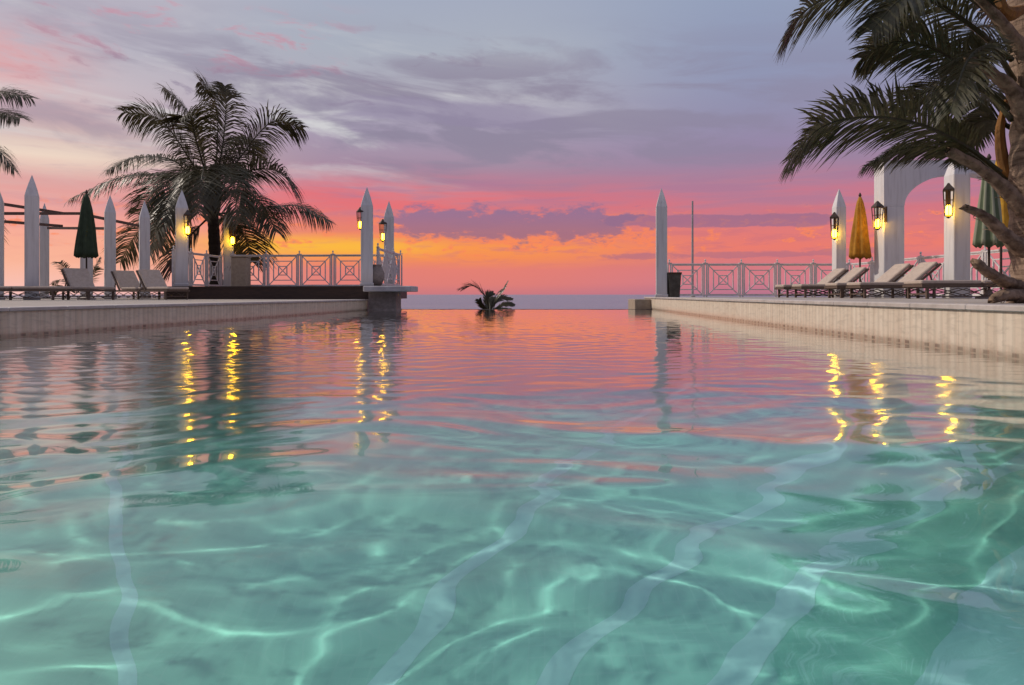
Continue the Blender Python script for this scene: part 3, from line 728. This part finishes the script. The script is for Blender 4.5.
# ------------------------------------------------------------------ palms
def frond_mesh(P, leaf_len, width, count, roll, droop, rnd, petiole=0.16, rad=0.03, fwd=0.75, sag=0.55):
    """a coconut frond along the control points P: tapering midrib with two rows of drooping leaflets"""
    m = MB(); N = 26; C = spline(P, N)
    m.tube(C, [rad*(1-0.88*i/N) for i in range(N+1)], 6)
    H = C[-1]-C[0]; H.z = 0
    if H.length < 1e-4: H = Vector((1,0,0))
    H.normalize(); side0 = Vector((-H.y, H.x, 0))
    for j in range(count):
        t = petiole+(1-petiole)*(j+0.5)/count; x = t*N; k = min(int(x), N-1); p = C[k].lerp(C[k+1], x-k)
        T = (C[min(k+2, N)]-C[max(k-1, 0)]).normalized()
        S = (side0-T*side0.dot(T)).normalized(); S = Matrix.Rotation(roll, 3, T) @ S
        prof = min(1.0, 0.45+1.6*(t-petiole)) * (1.0 if t < 0.7 else max(0.28, 1-(t-0.7)*2.1))
        for sg in (-1, 1):
            L = leaf_len*prof*rnd.uniform(0.82, 1.1)
            if rnd.random() < 0.04: continue
            d0 = (S*sg*0.85+T*(fwd+0.5*max(0, t-0.6))+Vector((rnd.gauss(0,0.08), rnd.gauss(0,0.08), rnd.gauss(0.05,0.10)))).normalized()
            wv = d0.cross(S.cross(T)).normalized()*width*rnd.uniform(0.8, 1.15)
            q = p.copy(); dd = d0.copy(); pts = [(q.copy(), 0.55)]
            for sgi, wf in ((0.3, 1.0), (0.35, 0.85), (0.35, 0.08)):
                q = q+dd*L*sgi; pts.append((q.copy(), wf)); dd = (dd+Vector((0,0,-1))*droop*sag*rnd.uniform(0.7, 1.3)).normalized()
            b = len(m.v)
            for c, wf in pts: m.v += [tuple(c-wv*wf/2), tuple(c+wv*wf/2)]
            for i in range(3): m.f.append((b+2*i, b+2*i+1, b+2*i+3, b+2*i+2))
    return m
def radial_frond(c, azd, eld, length, arch):
    """control points of a frond leaving c at azimuth azd (deg, 0 = +x), rising at eld and bending down by arch"""
    a = math.radians(azd); h = Vector((math.cos(a), math.sin(a), 0)); P = [Vector(c)]; e = math.radians(eld)
    for i in range(5):
        P.append(P[-1]+(h*math.cos(e)+Vector((0,0,1))*math.sin(e))*length/5); e -= math.radians(arch)/5*(0.6+0.25*i)
    return P
def trunk_mesh(pts, rad, n=14, seed=1):
    m = MB(); C = spline(pts, 40); R_ = []
    r_ = random.Random(seed)
    for i in range(41):
        t = i/40*(len(rad)-1); k = min(int(t), len(rad)-2); R_.append((rad[k]*(1-(t-k))+rad[k+1]*(t-k))*(1+0.05*(1 if i % 2 else -1)*r_.uniform(0.5, 1)))
    m.tube(C, R_, n); return m

rp = random.Random(5)
# the big palm behind the platform
D = 29.5
o = thing('coconut_palm', 'big dark coconut palm rising behind the timber platform', 'palm tree', at(216, D, z=LT), 0)
org = o.location.copy()
def loc(v): return Vector(v)-org
def pf(pts, d0): return [loc(at(px, d0+dd, py)) for px, py, dd in pts]
trunk_mesh([loc(at(217,D,z=LT)), loc(at(215,D,255)), loc(at(213,D,215)), loc(at(211,D,190))], [0.30,0.24,0.22,0.24]).build('trunk', 'dark_bark', o, smooth=True)
fr_list = [
 ([(209,196,0),(190,160,-.4),(160,120,-.6),(124,112,-.9)],0.5), ([(209,192,0),(202,150,.5),(188,112,.8),(164,88,1.0)],0.6), ([(212,190,0),(217,150,0),(216,105,.2),(200,82,.3)],0.9),
 ([(214,190,0),(222,150,.4),(226,110,.6),(225,86,.7)],1.2), ([(218,196,0),(240,158,.2),(272,122,.4),(303,128,.5)],-0.6), ([(218,200,0),(246,172,-.6),(280,172,-1),(298,194,-1.2)],-0.5),
 ([(218,214,0),(252,210,.2),(298,206,.3),(330,222,.3)],0.35), ([(208,200,0),(170,176,-.5),(120,178,-.8),(72,198,-1.0)],-0.3), ([(208,202,0),(176,162,.8),(135,158,1.2),(108,170,1.4)],-0.4),
 ([(208,210,0),(175,205,.6),(140,230,.9),(120,262,1.0)],0.2), ([(210,216,0),(190,236,-.2),(175,256,-.4),(172,272,-.5)],0.4), ([(216,214,0),(232,220,-.6),(246,240,-1),(252,262,-1.2)],0.4),
 ([(214,198,0),(222,166,-1.5),(232,180,-2.8),(240,222,-3.5)],0.2), ([(212,206,0),(196,196,1.6),(170,212,2.8),(158,248,3.3)],0.2),
 ([(211,196,0),(190,176,.9),(160,186,1.5),(138,214,1.8)],0.3), ([(216,204,0),(236,190,-.8),(262,204,-1.2),(276,232,-1.4)],0.2), ([(213,196,0),(232,150,1.2),(250,140,2.0),(262,160,2.6)],0.3), ([(209,200,0),(182,188,-1.4),(160,214,-2.4),(150,255,-2.9)],0.2), ([(212,198,0),(205,168,-1.6),(202,176,-3.0),(198,214,-3.8)],0.2),
 ([(212,198,0),(192,172,-1.3),(176,182,-2.4),(168,222,-3.0)],-0.2),
 ([(211,192,0),(196,140,-.8),(190,118,-1.4),(180,120,-2.0)],0.5), ([(214,194,0),(236,170,.8),(244,200,1.3),(240,236,1.6)],0.6), ([(209,206,0),(186,198,.3),(166,220,.4),(158,246,.4)],-0.5)]
for pts, rl_ in fr_list:
    frond_mesh(pf(pts, D), 1.62, 0.047, 112, rl_, rp.uniform(0.6, 1.0), rp, rad=0.045, fwd=0.6).build('frond', 'palm_leaf', o)
m = MB(); m.tube([loc(at(212,D,214)), loc(at(212,D,190)), loc(at(212,D,172))], [0.30,0.42,0.12], 10); m.build('crown_shaft', 'dark_bark', o)

# palm whose crown reaches in at the photo's edge
D = 21.5
o = thing('coconut_palm', 'coconut palm mostly outside the photo, fronds reaching in behind the pergola posts', 'palm tree', at(-52, D, z=LT), 0); org = o.location.copy()
trunk_mesh([(0,0,0),(0.1,0,1.6),(0.0,0.1,3.4),(-0.1,0,4.6)], [0.27,0.21,0.19,0.20], seed=3).build('trunk', 'dark_bark', o, smooth=True)
for pts, rl_ in [([(-50,150,0),(-30,108,0),(-2,92,0),(31,98,.2)],0.6), ([(-50,155,0),(-28,142,.4),(-4,148,.6),(14,170,.7)],0.3), ([(-50,160,0),(-35,180,-.3),(-22,215,-.5),(-14,256,-.6)],0.4),
                 ([(-50,150,0),(-60,110,.8),(-70,90,1.4),(-80,100,2)],0.3), ([(-52,155,0),(-90,130,0),(-130,140,0),(-160,180,0)],0.4), ([(-50,152,0),(-30,124,-.3),(-6,112,-.5),(20,118,-.6)],0.5), ([(-50,158,0),(-45,150,-1.4),(-42,170,-2.6),(-40,215,-3.2)],0.3)]:
    frond_mesh(pf(pts, D), 1.0, 0.035, 84, rl_, 0.8, rp, rad=0.03, fwd=0.6).build('frond', 'palm_leaf', o)

# small palm seedling behind the lone lounger, cycad beyond the pool edge
D = 25.0
o = thing('young_palm', 'small bushy young palm behind the lounger under the green parasol', 'plant', at(76, D, z=LT), 0); org = o.location.copy()
for pts in [[(74,293,0),(68,276,0),(62,264,0),(56,263,0)], [(75,293,0),(70,284,.2),(60,280,.3),(52,284,.3)], [(77,293,0),(88,278,0),(96,266,0),(100,258,0)], [(77,293,0),(88,284,-.3),(94,272,-.4),(98,268,-.4)], [(76,293,0),(80,278,.3),(84,270,.5),(90,268,.5)], [(75,293,0),(64,288,-.3),(56,289,-.4),(50,293,-.4)]]:
    frond_mesh(pf(pts, D), 0.38, 0.03, 30, rp.uniform(-0.5, 0.8), 0.5, rp, rad=0.016, petiole=0.1).build('frond', 'palm_leaf', o)
D = 25.0
o = thing('cycad_plant', 'small dark cycad with one arching frond just beyond the infinity edge', 'plant', at(492, D, z=-1.2), 0); org = o.location.copy()
m = MB(); m.tube([(0,0,0),(0.02,0,0.6),(0,0,1.1)], [0.16,0.14,0.12], 10); m.build('stem', 'dark_bark', o)
for pts, ll_, rl_ in [([(489,312,0),(486,298,0),(475,286,0),(460,289,0)],0.44,0.3), ([(493,312,0),(496,300,0),(503,290,0),(508,281,0)],0.10,0.6), ([(490,312,0),(494,303,.2),(502,298,.3),(512,299,.3)],0.20,0.9), ([(491,312,0),(493,301,-.3),(498,293,-.4),(504,289,-.5)],0.16,0.8), ([(489,312,0),(486,304,.2),(488,296,.3),(493,293,.4)],0.22,0.7), ([(492,312,0),(500,306,0),(507,304,0),(514,305,0)],0.18,0.9), ([(489,312,0),(484,308,-.2),(480,303,-.3),(479,300,-.3)],0.18,0.8), ([(490,312,0),(496,309,.1),(502,309,.2),(511,309,.2)],0.16,0.6), ([(490,312,.3),(490,303,.6),(494,299,.8),(500,300,1.0)],0.22,0.5)]:
    frond_mesh(pf(pts, D), ll_*1.15, 0.032, 46, rl_, 0.2, rp, rad=0.02, petiole=0.08, fwd=1.1).build('frond', 'palm_leaf', o)

# the near palm
D = 7.5
o = thing('leaning_palm', 'near palm with rough knotty trunk and drooping fronds overhanging the terrace', 'palm tree', at(1045, D, z=RT), 0); org = o.location.copy()
def q(px, py, dd=0.0): return loc(at(px, D+dd, py))
trunk_mesh([q(1045,304), q(1041,270), q(1035,200), q(1035,120), q(1031,50), q(1027,0), q(1024,-34)], [0.34,0.275,0.235,0.22,0.20,0.19,0.10], 20, seed=9).build('trunk', 'bark', o, smooth=True)
def stub(pts, rad):
    m = MB(); C = spline(pts, 22); t_ = random.Random(len(pts)*7+int(pts[0].x*90))
    R_ = [0.82*np.interp(i/22*(len(rad)-1), range(len(rad)), rad)*(1+t_.uniform(-0.10, 0.10)) for i in range(23)]
    m.tube(C, R_, 16)
    for i in range(23):                                    # flattened leaf base, ridged along its length, torn at the end
        for k in range(16):
            v = Vector(m.v[i*16+k])-C[i]; v.z *= 0.72; v *= 1+0.10*math.sin(k*2.4+t_.uniform(-0.4, 0.4))
            m.v[i*16+k] = tuple(C[i]+v+(C[22]-C[21]).normalized()*(t_.uniform(-0.035, 0.045) if i == 22 else 0))
    for f_ in range(14):
        i = t_.randrange(4, 22); a0 = Vector(m.v[i*16+t_.randrange(16)]); dr = (C[min(i+1, 22)]-C[i-1]).normalized()+Vector((t_.gauss(0,.5), t_.gauss(0,.5), t_.gauss(-0.3,.5)))
        m.bar(a0, a0+dr.normalized()*t_.uniform(0.05, 0.13), 0.006)
    m.build('leaf_stub', 'stub_wood', o, smooth=True)
stub([q(1026,212,-.1), q(1002,186,-.15), q(976,166,-.2), q(950,152,-.25)], [0.12,0.085,0.07,0.075])
stub([q(1026,252,-.2), q(1004,234,-.28), q(984,216,-.32), q(964,207,-.36)], [0.13,0.085,0.065,0.05])
stub([q(1020,288,-.2), q(1002,280,-.3), q(985,270,-.33), q(976,262,-.33)], [0.13,0.085,0.07,0.06])
stub([q(1030,300,-.25), q(1016,295,-.3), q(1002,296,-.34), q(992,300,-.36)], [0.16,0.12,0.09,0.06])
stub([q(1030,130,-.2), q(1014,92,-.25), q(990,72,-.3), q(968,58,-.35)], [0.12,0.09,0.07,0.055])
stub([q(1030,110,-.2), q(1026,60,-.3), q(1008,30,-.35), q(975,-6,-.4)], [0.12,0.09,0.065,0.05])
m = MB(); C = spline([q(1022,10,-.2), q(1008,14,-.3), q(1000,4,-.34), q(1002,-16,-.3)], 10); m.tube(C, [0.05,0.06,0.07,0.075,0.07,0.06,0.06,0.055,0.05,0.04,0.03], 8); m.build('dry_sheath', 'dry_sheath', o)
m = MB(); C = spline([q(1018,196,.25), q(1004,165,.22), q(1000,130,.2), q(1006,100,.2)], 10); m.tube(C, [0.03,0.045,0.055,0.06,0.06,0.055,0.05,0.045,0.035,0.03,0.02], 8); m.build('dry_sheath', 'dry_sheath', o)
near = [
 ([(1000,172,-.1),(965,146,-.2),(918,124,-.3),(868,117,-.4),(822,127,-.45),(789,160,-.5)],0.62,0.52,0.8,80,1.0),
 ([(1012,60,-.1),(960,18,-.3),(900,-14,-.4),(850,-12,-.5),(806,10,-.6),(784,40,-.6)],0.5,0.46,0.95,70,0.9),
 ([(1010,110,-.1),(975,78,0),(935,50,.1),(895,42,.2),(862,58,.3)],0.6,0.44,1.0,60,1.1),
 ([(1012,120,0),(985,92,.4),(950,86,.8),(915,98,1.0),(890,122,1.1)],0.3,0.40,1.0,54,1.0),
 ([(1012,50,0),(985,10,.4),(945,-10,.7),(905,10,.9),(880,50,1.0)],0.3,0.50,1.0,60,1.1),
 ([(1014,80,-.1),(992,48,-.7),(968,60,-1.1),(950,112,-1.3)],0.2,0.36,1.0,54,0.9),
 ([(1012,40,-.1),(980,-10,-.5),(940,-20,-.8),(900,0,-.9),(872,30,-.9)],-0.3,0.42,0.9,60,1.0),
 ([(1016,110,.1),(1000,84,.9),(984,96,1.5),(972,140,1.8)],0.2,0.42,1.0,54,1.0),
 ([(1014,60,.1),(1000,30,.8),(975,30,1.5),(955,70,1.9)],0.4,0.46,1.0,54,1.0),
 ([(1016,130,.1),(990,120,.4),(968,130,.6),(952,152,.7)],0.4,0.36,1.0,46,1.0),
 ([(1012,184,.2),(978,160,.3),(938,148,.4),(900,150,.5),(866,166,.55)],0.25,0.34,1.2,76,1.0),
 ([(1030,20,.1),(1060,-30,.3),(1110,-40,.4),(1160,0,.5)],0.4,0.42,0.9,60,1.0),
 ([(1034,60,.1),(1070,50,-.3),(1110,80,-.5),(1130,150,-.6)],0.4,0.42,0.9,60,1.0),
 ([(1022,-20,0),(1000,-80,.3),(960,-110,.5),(915,-95,.6)],0.4,0.42,0.9,60,1.0),
 ([(1026,-22,0),(1040,-110,.2),(1070,-150,.4),(1120,-140,.6)],0.4,0.42,0.9,60,1.0), ([(1026,-22,0),(1026,-110,-.4),(1020,-150,-.9),(1010,-130,-1.4)],0.4,0.42,0.9,60,1.0),
 ([(1026,-10,0),(1050,-60,1.0),(1070,-60,1.8),(1090,0,2.3)],0.3,0.42,0.9,60,1.0), ([(1026,-10,0),(1060,-50,-.8),(1090,-50,-1.4),(1110,0,-1.8)],0.3,0.42,0.9,60,1.0), ([(1026,-20,0),(1014,-80,1.0),(1004,-90,1.8),(996,-50,2.4)],0.3,0.42,0.9,60,1.0)]
for pts, rl_, ll_, dr, cnt, sg in near:
    frond_mesh([q(*p) for p in pts], ll_*1.4, 0.023, int(cnt*2.0), rl_, dr*0.55, rp, rad=0.03, petiole=0.16).build('frond', 'near_palm_leaf', o)
